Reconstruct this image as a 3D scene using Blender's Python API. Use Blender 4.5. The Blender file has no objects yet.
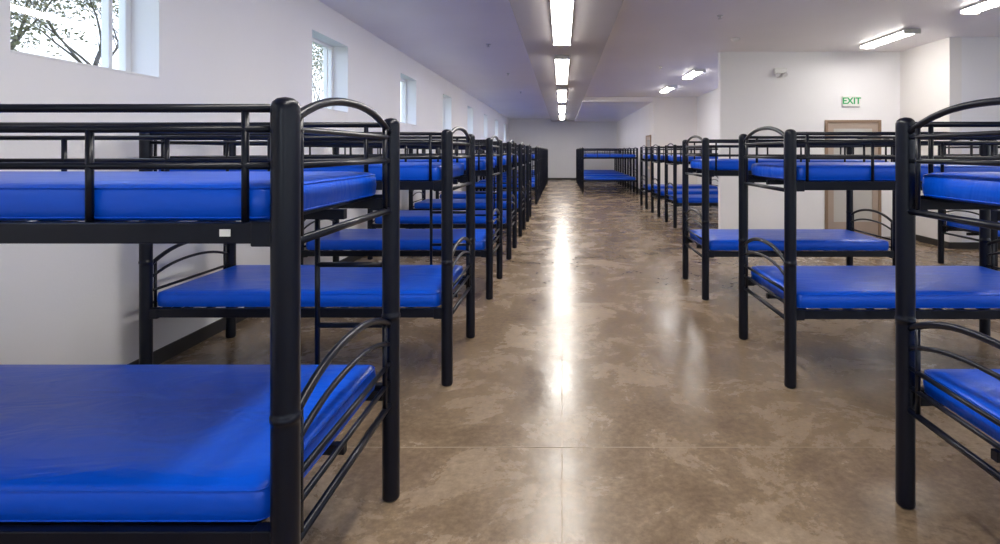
import bpy, bmesh, math, random
from mathutils import Vector, Matrix
random.seed(7)
S = bpy.context.scene
col = S.collection

# ---------------------------------------------------------------- materials
def newmat(name):
    m = bpy.data.materials.new(name); m.use_nodes = True
    nt = m.node_tree
    b = nt.nodes['Principled BSDF']
    return m, nt, b
def simple(name, rgb, rough=0.5, metal=0.0, spec=0.5, var=0.0, vscale=3.0, bump=0.0, bscale=40.0, coat=0.0):
    m, nt, b = newmat(name)
    b.inputs['Base Color'].default_value = (*rgb, 1)
    b.inputs['Roughness'].default_value = rough
    b.inputs['Metallic'].default_value = metal
    b.inputs['Specular IOR Level'].default_value = spec
    if coat: b.inputs['Coat Weight'].default_value = coat
    tc = nt.nodes.new('ShaderNodeTexCoord')
    if var > 0:
        n = nt.nodes.new('ShaderNodeTexNoise'); n.inputs['Scale'].default_value = vscale
        n.inputs['Detail'].default_value = 5
        nt.links.new(tc.outputs['Object'], n.inputs['Vector'])
        r = nt.nodes.new('ShaderNodeValToRGB')
        r.color_ramp.elements[0].position = 0.3; r.color_ramp.elements[1].position = 0.7
        r.color_ramp.elements[0].color = (*[c*(1-var) for c in rgb], 1)
        r.color_ramp.elements[1].color = (*[min(1, c*(1+var)) for c in rgb], 1)
        nt.links.new(n.outputs['Fac'], r.inputs['Fac'])
        nt.links.new(r.outputs['Color'], b.inputs['Base Color'])
    if bump > 0:
        n = nt.nodes.new('ShaderNodeTexNoise'); n.inputs['Scale'].default_value = bscale
        n.inputs['Detail'].default_value = 3
        nt.links.new(tc.outputs['Object'], n.inputs['Vector'])
        bp = nt.nodes.new('ShaderNodeBump'); bp.inputs['Strength'].default_value = bump
        bp.inputs['Distance'].default_value = 0.02
        nt.links.new(n.outputs['Fac'], bp.inputs['Height'])
        nt.links.new(bp.outputs['Normal'], b.inputs['Normal'])
    return m
M_wall = simple('wall_paint', (0.88, 0.87, 0.89), 0.6, var=0.015, vscale=0.8, bump=0.05, bscale=60)
M_wall_warm = simple('wall_paint_warm', (0.86, 0.83, 0.81), 0.6, var=0.02, vscale=0.8, bump=0.05, bscale=60)
M_ceil = simple('ceiling_paint', (0.86, 0.83, 0.845), 0.42, var=0.03, vscale=0.7, bump=0.06, bscale=30)
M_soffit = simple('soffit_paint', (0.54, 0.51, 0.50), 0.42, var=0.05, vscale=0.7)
M_base = simple('baseboard_rubber', (0.03, 0.028, 0.028), 0.5)
M_black = simple('black_powder_coat', (0.003, 0.0045, 0.012), 0.30, spec=0.3)
M_joint = simple('floor_joint_filler', (0.36, 0.28, 0.20), 0.5)
M_whitefr = simple('window_frame_white', (0.8, 0.8, 0.82), 0.35)
M_tan = simple('door_frame_brown', (0.27, 0.18, 0.12), 0.5)
M_door = simple('door_paint', (0.42, 0.33, 0.27), 0.5, var=0.03)
M_dglass = simple('door_glass', (0.55, 0.53, 0.50), 0.08, spec=0.6)
M_metal = simple('brushed_steel', (0.6, 0.6, 0.6), 0.3, metal=1)
M_white = simple('white_plastic', (0.8, 0.8, 0.78), 0.4)
M_green = simple('exit_green', (0.02, 0.4, 0.12), 0.4)
M_bark = simple('bark', (0.12, 0.10, 0.085), 0.9, var=0.3, vscale=8)
M_leaf = simple('dry_leaves', (0.20, 0.19, 0.11), 0.8, var=0.4, vscale=2)
M_grass = simple('grass', (0.16, 0.20, 0.08), 0.9, var=0.3, vscale=2)

# mattress vinyl
M_blue, nt, b = newmat('blue_vinyl')
b.inputs['Base Color'].default_value = (0.0, 0.085, 0.66, 1)
b.inputs['Roughness'].default_value = 0.34
b.inputs['Specular IOR Level'].default_value = 0.36
tc = nt.nodes.new('ShaderNodeTexCoord')
mp = nt.nodes.new('ShaderNodeMapping'); mp.inputs['Scale'].default_value = (1.2, 3.0, 1.5)
n = nt.nodes.new('ShaderNodeTexNoise'); n.inputs['Scale'].default_value = 2.2; n.inputs['Detail'].default_value = 3; n.inputs['Distortion'].default_value = 0.6
bp = nt.nodes.new('ShaderNodeBump'); bp.inputs['Strength'].default_value = 0.25; bp.inputs['Distance'].default_value = 0.05
nt.links.new(tc.outputs['Object'], mp.inputs['Vector']); nt.links.new(mp.outputs['Vector'], n.inputs['Vector'])
nt.links.new(n.outputs['Fac'], bp.inputs['Height']); nt.links.new(bp.outputs['Normal'], b.inputs['Normal'])

# polished concrete
M_floor, nt, b = newmat('polished_concrete')
tc = nt.nodes.new('ShaderNodeTexCoord')
n1 = nt.nodes.new('ShaderNodeTexNoise'); n1.inputs['Scale'].default_value = 1.5; n1.inputs['Detail'].default_value = 12; n1.inputs['Roughness'].default_value = 0.72; n1.inputs['Distortion'].default_value = 0.4
n2 = nt.nodes.new('ShaderNodeTexNoise'); n2.inputs['Scale'].default_value = 26; n2.inputs['Detail'].default_value = 6; n2.inputs['Roughness'].default_value = 0.7
nt.links.new(tc.outputs['Object'], n1.inputs['Vector']); nt.links.new(tc.outputs['Object'], n2.inputs['Vector'])
r = nt.nodes.new('ShaderNodeValToRGB')
e = r.color_ramp.elements
e[0].position = 0.32; e[0].color = (0.140, 0.096, 0.060, 1)
e[1].position = 0.68; e[1].color = (0.375, 0.285, 0.200, 1)
e2 = r.color_ramp.elements.new(0.5); e2.color = (0.235, 0.168, 0.108, 1)
nt.links.new(n1.outputs['Fac'], r.inputs['Fac'])
mx = nt.nodes.new('ShaderNodeMixRGB'); mx.blend_type = 'OVERLAY'; mx.inputs['Fac'].default_value = 0.8
nt.links.new(r.outputs['Color'], mx.inputs['Color1']); nt.links.new(n2.outputs['Fac'], mx.inputs['Color2'])
nt.links.new(mx.outputs['Color'], b.inputs['Base Color'])
mr = nt.nodes.new('ShaderNodeMapRange'); mr.inputs['From Min'].default_value = 0.3; mr.inputs['From Max'].default_value = 0.7; mr.inputs['To Min'].default_value = 0.18; mr.inputs['To Max'].default_value = 0.34
nt.links.new(n1.outputs['Fac'], mr.inputs['Value']); nt.links.new(mr.outputs['Result'], b.inputs['Roughness'])
bp = nt.nodes.new('ShaderNodeBump'); bp.inputs['Strength'].default_value = 0.28; bp.inputs['Distance'].default_value = 0.01
n3 = nt.nodes.new('ShaderNodeTexNoise'); n3.inputs['Scale'].default_value = 6; n3.inputs['Detail'].default_value = 5
nt.links.new(tc.outputs['Object'], n3.inputs['Vector']); nt.links.new(n3.outputs['Fac'], bp.inputs['Height'])
nt.links.new(bp.outputs['Normal'], b.inputs['Normal'])
b.inputs['Specular IOR Level'].default_value = 0.40

def emis(name, rgb, s):
    m, nt, b = newmat(name)
    b.inputs['Base Color'].default_value = (0.8, 0.8, 0.8, 1)
    b.inputs['Emission Color'].default_value = (*rgb, 1); b.inputs['Emission Strength'].default_value = s
    return m
M_lamp = emis('lamp_diffuser', (1.0, 0.955, 0.89), 13.5)

M_glass = bpy.data.materials.new('window_glass'); M_glass.use_nodes = True
nt = M_glass.node_tree; nt.nodes.clear()
o = nt.nodes.new('ShaderNodeOutputMaterial'); t = nt.nodes.new('ShaderNodeBsdfTransparent'); g = nt.nodes.new('ShaderNodeBsdfGlossy')
g.inputs['Roughness'].default_value = 0.02; mix = nt.nodes.new('ShaderNodeMixShader'); mix.inputs[0].default_value = 0.05
nt.links.new(t.outputs[0], mix.inputs[1]); nt.links.new(g.outputs[0], mix.inputs[2]); nt.links.new(mix.outputs[0], o.inputs[0])

# ---------------------------------------------------------------- mesh helpers
def box(bm, x0, x1, y0, y1, z0, z1, mi=0, bev=0.0):
    tb = bmesh.new()
    bmesh.ops.create_cube(tb, size=1)
    for v in tb.verts:
        v.co = Vector(((x0+x1)/2+v.co.x*(x1-x0), (y0+y1)/2+v.co.y*(y1-y0), (z0+z1)/2+v.co.z*(z1-z0)))
    if bev > 0:
        bmesh.ops.bevel(tb, geom=tb.edges[:], offset=bev, segments=2, affect='EDGES', profile=0.5)
    for f in tb.faces: f.material_index = mi
    me = bpy.data.meshes.new('t'); tb.to_mesh(me); tb.free(); bm.from_mesh(me); bpy.data.meshes.remove(me)
def tube(bm, pts, r, seg=10, mi=0, closed=False):
    pts = [Vector(p) for p in pts]; n = len(pts); rings = []
    up = None
    for i, p in enumerate(pts):
        if closed: d = pts[(i+1) % n]-pts[i-1]
        else: d = pts[min(i+1, n-1)]-pts[max(i-1, 0)]
        d.normalize()
        if up is None:
            up = Vector((0, 0, 1)) if abs(d.z) < 0.9 else Vector((1, 0, 0))
        up = (up-d*up.dot(d)).normalized(); s = d.cross(up)
        rr = r[i] if isinstance(r, (list, tuple)) else r
        rings.append([bm.verts.new(p+(up*math.cos(2*math.pi*k/seg)+s*math.sin(2*math.pi*k/seg))*rr) for k in range(seg)])
    m = n if closed else n-1
    for i in range(m):
        a, c = rings[i], rings[(i+1) % n]
        for k in range(seg):
            f = bm.faces.new((a[k], a[(k+1) % seg], c[(k+1) % seg], c[k])); f.smooth = True; f.material_index = mi
    if not closed:
        f = bm.faces.new(rings[0][::-1]); f.material_index = mi
        f = bm.faces.new(rings[-1]); f.material_index = mi
def lathe(bm, cx, cy, prof, seg=24, mi=0):
    rings = [[bm.verts.new((cx+r*math.cos(2*math.pi*k/seg), cy+r*math.sin(2*math.pi*k/seg), z)) for k in range(seg)] for r, z in prof]
    for a, c in zip(rings, rings[1:]):
        for k in range(seg):
            f = bm.faces.new((a[k], a[(k+1) % seg], c[(k+1) % seg], c[k])); f.smooth = True; f.material_index = mi
    bm.faces.new(rings[0][::-1]).material_index = mi
    f = bm.faces.new(rings[-1]); f.material_index = mi; f.smooth = True
def finish(bm, name, mats, parent=None, loc=None):
    bmesh.ops.recalc_face_normals(bm, faces=bm.faces[:])
    me = bpy.data.meshes.new(name); bm.to_mesh(me); bm.free()
    for m in (mats if isinstance(mats, list) else [mats]): me.materials.append(m)
    ob = bpy.data.objects.new(name, me); col.objects.link(ob)
    if parent: ob.parent = parent
    if loc: ob.location = loc
    return ob
def empty(name, loc=(0, 0, 0), rot=0):
    e = bpy.data.objects.new(name, None); col.objects.link(e); e.location = loc; e.rotation_euler[2] = rot
    e.empty_display_size = 0.2
    return e
def boxobj(name, dims, mat, parent=None, bev=0.0):
    bm = bmesh.new(); box(bm, *dims, bev=bev); return finish(bm, name, mat, parent)

# ---------------------------------------------------------------- room
XL, XR, YB, YF, ZC = -3.05, 8.6, -3.5, 31.0, 3.50
ZS = 3.37
boxobj('floor', (XL-0.3, XR+0.2, YB-0.2, YF+0.2, -0.2, 0), M_floor)
boxobj('ceiling', (XL-0.3, XR+0.2, YB-0.2, YF+0.2, ZC, ZC+0.25), M_ceil)
bm = bmesh.new()
box(bm, -0.0025, 0.0025, YB, YF, -0.002, 0.0008)
for k in (0, 2, 4, 6):
    y = 2.92+3.65*k
    if YB < y < YF:
        box(bm, XL, XR if y < 8.8 else (4.6 if y < 18.5 else 3.1), y-0.0025, y+0.0025, -0.002, 0.0008)
finish(bm, 'trim_floor_joints', M_joint)

WZ0, WZ1 = 2.15, 3.10
wins = [(-0.62, 0.48)]+[(2.98+3.6*k, 4.08+3.6*k) for k in range(8)]
bm = bmesh.new()
box(bm, XL-0.3, XL, YB, YF, 0, WZ0)
box(bm, XL-0.3, XL, YB, YF, WZ1, ZC)
prev = YB
for a, c in wins:
    box(bm, XL-0.3, XL, prev, a, WZ0, WZ1); prev = c
box(bm, XL-0.3, XL, prev, YF, WZ0, WZ1)
finish(bm, 'wall_left', M_wall)
wi = [0]
def window(loc, rot, w, h):
    wi[0] += 1
    e = empty('window_%d' % wi[0], loc, rot)
    bm = bmesh.new(); t = 0.05
    box(bm, -0.03, 0.03, -w, -w+t, 0, h, bev=0.006); box(bm, -0.03, 0.03, w-t, w, 0, h, bev=0.006)
    box(bm, -0.03, 0.03, -w+t, w-t, 0, t, bev=0.006); box(bm, -0.03, 0.03, -w+t, w-t, h-t, h, bev=0.006)
    box(bm, -0.022, 0.036, w*0.62, w*0.62+0.035, t, h-t, bev=0.005)
    finish(bm, 'frame', M_whitefr, e)
    boxobj('glass', (-0.004, 0.004, -w+t, w-t, t, h-t), M_glass, e)
    return e
for a, c in wins:
    e = window((XL-0.24, (a+c)/2, WZ0), 0, (c-a)/2, WZ1-WZ0)
    boxobj('sill', (0.03, 0.245, -(c-a)/2+0.001, (c-a)/2-0.001, 0.0, 0.015), M_whitefr, e)

boxobj('wall_far', (XL, 3.14, YF, YF+0.2, 0, ZC), M_wall)
bm = bmesh.new()
fill_wins_back = [(-2.4, -0.4), (0.6, 2.6), (3.6, 5.6), (6.2, 8.2)]
box(bm, XL, XR, YB-0.2, YB, 0, 0.9); box(bm, XL, XR, YB-0.2, YB, 2.9, ZC)
prev = XL
for a, c in fill_wins_back:
    box(bm, prev, a, YB-0.2, YB, 0.9, 2.9); prev = c
box(bm, prev, XR, YB-0.2, YB, 0.9, 2.9)
finish(bm, 'wall_back', M_wall)
for a, c in fill_wins_back: window(((a+c)/2, YB-0.12, 0.9), math.pi/2, (c-a)/2, 2.0)  # unseen windows behind the camera, added to let sky light fill the room
boxobj('wall_corridor', (3.14, 3.34, 18.6, YF, 0, ZC), M_wall_warm)
boxobj('wall_recess', (3.34, 4.66, 18.6, 18.8, 0, ZC), M_wall_warm)
boxobj('wall_recess_side', (4.66, 4.86, 10.35, 18.8, 0, ZC), M_wall)
boxobj('wall_partition', (3.0, 6.4, 10.2, 10.35, 0, ZC), M_wall)
boxobj('wall_alcove_side', (6.4, 6.6, 8.9, 10.35, 0, ZC), M_wall_warm)
boxobj('wall_right_front', (6.6, XR, 8.9, 9.1, 0, ZC), M_wall)
bm = bmesh.new()
fill_wins_right = [(-2.6, -0.6), (0.6, 2.6), (3.6, 5.6)]
box(bm, XR, XR+0.2, YB, 9.1, 0, 0.9); box(bm, XR, XR+0.2, YB, 9.1, 2.9, ZC)
prev = YB
for a, c in fill_wins_right:
    box(bm, XR, XR+0.2, prev, a, 0.9, 2.9); prev = c
box(bm, XR, XR+0.2, prev, 9.1, 0.9, 2.9)
finish(bm, 'wall_right', M_wall)
for a, c in fill_wins_right: window((XR+0.12, (a+c)/2, 0.9), math.pi, (c-a)/2, 2.0)  # right-wall windows out of view, added for extra daylight fill
bh = 0.11; bt = 0.014
boxobj('baseboard_left', (XL, XL+bt, YB, YF, 0, bh), M_base)
boxobj('baseboard_far', (XL+bt, 3.14, YF-bt, YF, 0, bh), M_base)
boxobj('baseboard_corridor', (3.14-bt, 3.14, 20.1, YF-bt, 0, bh), M_base)
boxobj('baseboard_recess', (3.14, 4.66, 18.6-bt, 18.6, 0, bh), M_base)
boxobj('baseboard_recess_side', (4.66-bt, 4.66, 10.35, 18.6-bt, 0, bh), M_base)
boxobj('baseboard_partition', (3.0, 4.96, 10.2-bt, 10.2, 0, bh), M_base)
boxobj('baseboard_alcove', (6.4-bt, 6.4, 8.9, 10.2-bt, 0, bh), M_base)
boxobj('baseboard_right_front', (6.4, XR-bt, 8.9-bt, 8.9, 0, bh), M_base)
boxobj('baseboard_right', (XR-bt, XR, YB, 8.9, 0, bh), M_base)
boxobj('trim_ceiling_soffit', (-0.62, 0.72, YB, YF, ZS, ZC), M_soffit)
boxobj('trim_ceiling_drop', (0.72, 3.14, 18.6, YF, 3.34, ZC), M_ceil)

# ---------------------------------------------------------------- doors
def door(name, loc, rot, w=0.95, h=2.15):
    e = empty(name, loc, rot)
    bm = bmesh.new(); t = 0.055
    box(bm, -w/2-t, -w/2, -0.03, 0, 0, h+t, bev=0.004); box(bm, w/2, w/2+t, -0.03, 0, 0, h+t, bev=0.004)
    box(bm, -w/2, w/2, -0.03, 0, h, h+t, bev=0.004)
    finish(bm, 'frame', M_tan, e)
    bm = bmesh.new(); s = 0.11
    box(bm, -w/2, -w/2+s, -0.016, 0, 0.005, h); box(bm, w/2-s, w/2, -0.016, 0, 0.005, h)
    box(bm, -w/2+s, w/2-s, -0.016, 0, 0.005, 0.28); box(bm, -w/2+s, w/2-s, -0.016, 0, h-s, h)
    box(bm, -w/2+s, w/2-s, -0.016, 0, 0.98, 1.08)
    finish(bm, 'leaf', M_door, e)
    boxobj('glass_panels', (-w/2+s, w/2-s, -0.008, 0, 0.28, h-s), M_dglass, e)
    bm = bmesh.new()
    tube(bm, [(-w/2+0.07, -0.014, 1.0), (-w/2+0.07, -0.06, 1.0), (-w/2+0.20, -0.065, 1.0)], 0.011)
    box(bm, -w/2+0.04, -w/2+0.10, -0.02, -0.013, 0.93, 1.07)
    finish(bm, 'lever_handle', M_metal, e)
door('door_1', (5.50, 10.2, 0), 0)
door('door_2', (3.14, 19.5, 0), math.pi*1.5)
e = empty('exit_sign', (5.46, 10.2, 2.56))
boxobj('plate', (-0.17, 0.17, -0.04, 0, -0.10, 0.10), M_white, e, bev=0.008)
cu = bpy.data.curves.new('letters', 'FONT'); cu.body = 'EXIT'; cu.size = 0.17; cu.align_x = 'CENTER'; cu.align_y = 'CENTER'; cu.extrude = 0.003; cu.offset = 0.003
ob = bpy.data.objects.new('letters', cu); col.objects.link(ob); ob.parent = e; ob.location = (0, -0.043, 0); ob.rotation_euler = (math.pi/2, 0, 0)
cu.materials.append(M_green)
e = empty('emergency_light', (4.12, 10.2, 3.13))
bm = bmesh.new(); box(bm, -0.12, 0.12, -0.06, 0, -0.06, 0.06, bev=0.02)
finish(bm, 'body', M_white, e)
bm = bmesh.new()
for sx in (-0.07, 0.07): tube(bm, [(sx, -0.04, -0.05), (sx, -0.09, -0.08)], [0.03, 0.045], 16)
finish(bm, 'lamp_heads', M_white, e)
for (x, y) in [(-0.95, 5.9), (2.9, 9.0)]:
    e = empty('smoke_detector', (x, y, ZC))
    bm = bmesh.new(); lathe(bm, 0, 0, [(0.075, 0), (0.075, -0.02), (0.06, -0.045), (0.02, -0.055)])
    finish(bm, 'body', M_white, e)
bm = bmesh.new()
for (x, y) in [(-1.3, 6.0), (-1.3, 9.5), (-1.3, 13.0), (-1.3, 17), (2.2, 7.5), (2.2, 12)]:
    lathe(bm, x, y, [(0.045, ZC), (0.045, ZC-0.006), (0.018, ZC-0.012), (0.012, ZC-0.04), (0.03, ZC-0.044), (0.03, ZC-0.048)])
finish(bm, 'trim_sprinkler_heads', M_metal)

# ---------------------------------------------------------------- ceiling lights
def ceiling_light(x, y0, y1, z, w=0.28):
    L = y1-y0
    e = empty('ceiling_light', (x, (y0+y1)/2, z))
    bm = bmesh.new()
    box(bm, -w/2, w/2, -L/2, L/2, -0.03, 0, bev=0.005)
    box(bm, -w/2, w/2, -L/2, -L/2+0.02, -0.075, -0.03, bev=0.004); box(bm, -w/2, w/2, L/2-0.02, L/2, -0.075, -0.03, bev=0.004)
    finish(bm, 'housing', M_white, e)
    bm = bmesh.new(); prof = []
    for k in range(9):
        a = math.pi*k/8; prof.append((-math.cos(a)*w*0.46, -0.03-0.042*math.sin(a)))
    n = max(1, round(L/1.22))
    for s in range(n):
        ya = -L/2+0.02+(L-0.04)*s/n+0.004; yb = -L/2+0.02+(L-0.04)*(s+1)/n-0.004
        A = [bm.verts.new((p[0], ya, p[1])) for p in prof]; B = [bm.verts.new((p[0], yb, p[1])) for p in prof]
        for i in range(8):
            f = bm.faces.new((A[i], A[i+1], B[i+1], B[i])); f.smooth = True
        bm.faces.new(A); bm.faces.new(B[::-1]); bm.faces.new((A[0], B[0], B[-1], A[-1]))
    finish(bm, 'diffuser', M_lamp, e)
for k in range(-1, 5):
    ceiling_light(0, 4.9+4.95*k, 8.6+4.95*k, ZS)
for y in (8.3, 5.9, 3.4, 0.5, -2.2): ceiling_light(5.4, y, y+1.25, ZC, 0.26)
for y in (12.3, 15.4): ceiling_light(3.15, y, y+1.25, ZC, 0.26)

# ---------------------------------------------------------------- bunk bed
L2, W2 = 1.035, 0.475
def arch(x, zp, zc, n=16):
    out = []
    for i in range(n+1):
        t = i/n; u = abs(2*t-1)
        out.append((x, -W2+2*W2*t, zp+(zc-zp)*(1-u**2.3)))
    return out
def build_frame(mx):
    bm = bmesh.new()
    R = 0.039
    for sx in (-1, 1):
        for sy in (-1, 1):
            lathe(bm, sx*L2, sy*W2, [(0.030, 0), (0.036, 0.006), (R, 0.012), (R, 0.03), (R, 0.82), (R, 0.835), (R+0.0025, 0.837), (R+0.0025, 0.851), (R, 0.853), (R, 0.868), (R, 1.715), (R, 1.73), (R-0.005, 1.743), (R-0.017, 1.753), (0.004, 1.757)])
        x = sx*L2
        for (p1, c1, p2, c2, rails, zb) in ((1.675, 1.782, 1.665, 1.667, (1.56,), 1.335), (0.795, 0.915, 0.71, 0.80, (0.635, 0.55), 0.445)):
            tube(bm, arch(x, p1, c1), 0.0145, 10)
            tube(bm, arch(x, p2, c2), 0.0105, 8)
            for z in rails: tube(bm, [(x, -W2, z), (x, W2, z)], 0.0105, 8)
            tube(bm, [(x, -W2, zb), (x, W2, zb)], 0.0145, 8)
            for sy in (-1, 1):
                y = sy*(W2-0.085); u = abs(y)/W2
                zt = p1+(c1-p1)*(1-u**2.3)
                tube(bm, [(x, y, zb), (x, y, zt)], 0.0105, 8)
    for sy in (-1, 1):
        for zt in (1.40, 0.525):
            box(bm, -L2+0.03, L2-0.03, sy*W2-0.016, sy*W2+0.016, zt-0.06, zt, bev=0.004)
            box(bm, -L2+0.02, L2-0.02, sy*(W2-0.03)-0.014, sy*(W2-0.03)+0.014, zt-0.055, zt-0.012)
            for sx in (-1, 1):
                box(bm, sx*(L2-0.06)-0.03, sx*(L2-0.06)+0.03, sy*W2-0.02, sy*W2+0.02, zt-0.068, zt+0.004, bev=0.004)
        for z, r in ((1.725, 0.0125), (1.665, 0.0105), (1.56, 0.0105)):
            tube(bm, [(-L2, sy*W2, z), (L2, sy*W2, z)], r, 8)
        for ox in (0.115, 0.56, 1.035, 1.51, 1.955):
            top = 1.725 if ox in (0.115, 1.955) else 1.665
            tube(bm, [(-L2+ox, sy*W2, 1.39), (-L2+ox, sy*W2, top)], 0.0105, 8)
    for zt in (1.40, 0.525):
        for i in range(13):
            x = -0.93+i*0.155
            box(bm, x-0.02, x+0.02, -W2+0.02, W2-0.02, zt-0.014, zt-0.002)
        box(bm, -L2+0.02, L2-0.02, -0.015, 0.015, zt-0.05, zt-0.014)
    if not mx:
        xl = L2-0.34
        tube(bm, [(xl, W2, 1.37), (xl, W2, 0.49)], 0.0125, 8)
        for z in (0.80, 1.08):
            tube(bm, [(xl, W2, z), (L2, W2, z)], 0.0125, 8)
    bmesh.ops.recalc_face_normals(bm, faces=bm.faces[:])
    me = bpy.data.meshes.new('bunk_frame'); bm.to_mesh(me); bm.free(); me.materials.append(M_black)
    return me
def rrect(hx, hy, r, n=6):
    out = []
    for cx, cy, a0 in ((hx-r, hy-r, 0), (-hx+r, hy-r, 90), (-hx+r, -hy+r, 180), (hx-r, -hy+r, 270)):
        for i in range(n+1):
            a = math.radians(a0+90*i/n); out.append((cx+r*math.cos(a), cy+r*math.sin(a)))
    return out
def build_mattress(t=0.11):
    bm = bmesh.new(); hx, hy = 0.985, 0.462
    rings = []
    for ins, z in ((0.03, 0.0), (0.008, 0.006), (0, 0.018), (-0.003, t*0.5), (0, t-0.022), (0.008, t-0.008), (0.026, t), (0.09, t+0.006), (0.22, t+0.010), (0.4, t+0.011)):
        rings.append([bm.verts.new((x, y, z)) for x, y in rrect(hx-ins, hy-ins, max(0.05-ins*0.3, 0.02))])
    n = len(rings[0])
    for a, c in zip(rings, rings[1:]):
        for k in range(n):
            bm.faces.new((a[k], a[(k+1) % n], c[(k+1) % n], c[k])).smooth = True
    bm.faces.new(rings[0][::-1]); bm.faces.new(rings[-1]).smooth = True
    for z, ins in ((t-0.012, 0.003), (0.012, 0.003)):
        tube(bm, [(x, y, z) for x, y in rrect(hx-ins, hy-ins, 0.05)], 0.003, 6, closed=True)
    bmesh.ops.recalc_face_normals(bm, faces=bm.faces[:])
    me = bpy.data.meshes.new('mattress'); bm.to_mesh(me); bm.free(); me.materials.append(M_blue)
    return me
F_left, F_right, MAT = build_frame(False), build_frame(True), build_mattress()
def bed(x_aisle, y_near, side):
    cx = x_aisle+side*L2
    e = empty('bunk_bed', (cx, y_near+W2, 0))
    f = bpy.data.objects.new('frame', F_left if side < 0 else F_right); col.objects.link(f); f.parent = e
    for nm, z in (('mattress_upper', 1.398), ('mattress_lower', 0.523)):
        m = bpy.data.objects.new(nm, MAT); col.objects.link(m); m.parent = e
        m.location = (random.uniform(-0.006, 0.006), 0, z)
    return e
first = None
for n in range(6):
    b_ = bed(-0.79, 1.54+2.165*n, -1)
    if n == 0: first = b_
for n in range(8): bed(-0.79, 16.4+1.65*n, -1)
for n in range(3): bed(1.555, 1.50+2.17*n if n else 1.49, 1)
for y in (11.35, 13.25, 15.2): bed(2.38, y, 1)
for n in range(5): bed(0.80, 20.6+1.9*n, 1)
bed(5.45, 6.8, 1)
bm = bmesh.new(); box(bm, 0.86, 0.89, -W2-0.0225, -W2-0.0195, 1.362, 1.382)
finish(bm, 'label', M_white, first)

# ---------------------------------------------------------------- outside
boxobj('exterior_ground', (-60, 60, -60, 70, -0.4, -0.21), M_grass)
def tree(loc, h):
    e = empty('tree', loc)
    bm = bmesh.new(); tips = []
    def br(p, d, l, r, lv):
        pts = [p]; rs = [r]; q = p.copy(); dd = d.copy()
        for i in range(4):
            dd = (dd+Vector((random.uniform(-.18, .18), random.uniform(-.18, .18), random.uniform(-.05, .12)))).normalized()
            q = q+dd*l/4; pts.append(q.copy()); rs.append(r*(1-0.12*(i+1)))
        tube(bm, pts, rs, 6 if lv < 2 else 4)
        if lv >= 5: tips.append(q.copy()); return
        for k in range(3):
            nd = (dd*0.8+Vector((random.uniform(-1, 1), random.uniform(-1, 1), random.uniform(-.2, .8)))*0.75).normalized()
            br(pts[random.choice((2, 3, 4))].copy() if k else q.copy(), nd, l*random.uniform(.65, .85), rs[-1]*0.72, lv+1)
    br(Vector((0, 0, 0)), Vector((0, 0, 1)), h*0.27, h*0.024, 0)
    finish(bm, 'branches', M_bark, e)
    bm = bmesh.new()
    for tpt in tips:
        for _ in range(26):
            c = tpt+Vector([random.gauss(0, .35) for _ in range(3)])
            a = Vector([random.uniform(-1, 1) for _ in range(3)]).normalized()*0.045
            b2 = Vector([random.uniform(-1, 1) for _ in range(3)]).normalized()*0.035
            bm.faces.new([bm.verts.new(c+a), bm.verts.new(c+b2), bm.verts.new(c-a), bm.verts.new(c-b2)])
    finish(bm, 'leaves', M_leaf, e)
tree((-10.5, 9.0, -0.2), 9.0)
tree((-11.0, 12.4, -0.2), 9.5)
tree((-14.5, 13.5, -0.2), 11)
tree((-13.0, 10.6, -0.2), 9.5)
tree((-11, 21.5, -0.2), 8.5)

# ---------------------------------------------------------------- world: soft daylight sky, paler near the horizon
w = bpy.data.worlds.new('World'); S.world = w; w.use_nodes = True
nt = w.node_tree; bg = nt.nodes['Background']
tc = nt.nodes.new('ShaderNodeTexCoord'); sp = nt.nodes.new('ShaderNodeSeparateXYZ'); rp = nt.nodes.new('ShaderNodeValToRGB')
nt.links.new(tc.outputs['Generated'], sp.inputs[0]); nt.links.new(sp.outputs['Z'], rp.inputs['Fac'])
rp.color_ramp.elements[0].position = 0.0; rp.color_ramp.elements[0].color = (0.80, 0.87, 0.95, 1)
rp.color_ramp.elements[1].position = 0.8; rp.color_ramp.elements[1].color = (0.42, 0.62, 0.95, 1)
nt.links.new(rp.outputs['Color'], bg.inputs['Color']); bg.inputs['Strength'].default_value = 1.5

# ---------------------------------------------------------------- camera
cd = bpy.data.cameras.new('camera'); cam = bpy.data.objects.new('camera', cd); col.objects.link(cam)
cam.location = (0, 0, 1.6); cam.rotation_euler = (math.pi/2, 0, 0)
cd.sensor_width = 36; cd.lens = 19.4; cd.shift_x = -0.062; cd.shift_y = -0.12; cd.clip_start = 0.05; cd.clip_end = 300
S.camera = cam
S.view_settings.view_transform = 'Standard'
S.view_settings.look = 'None'
S.view_settings.exposure = 1.3
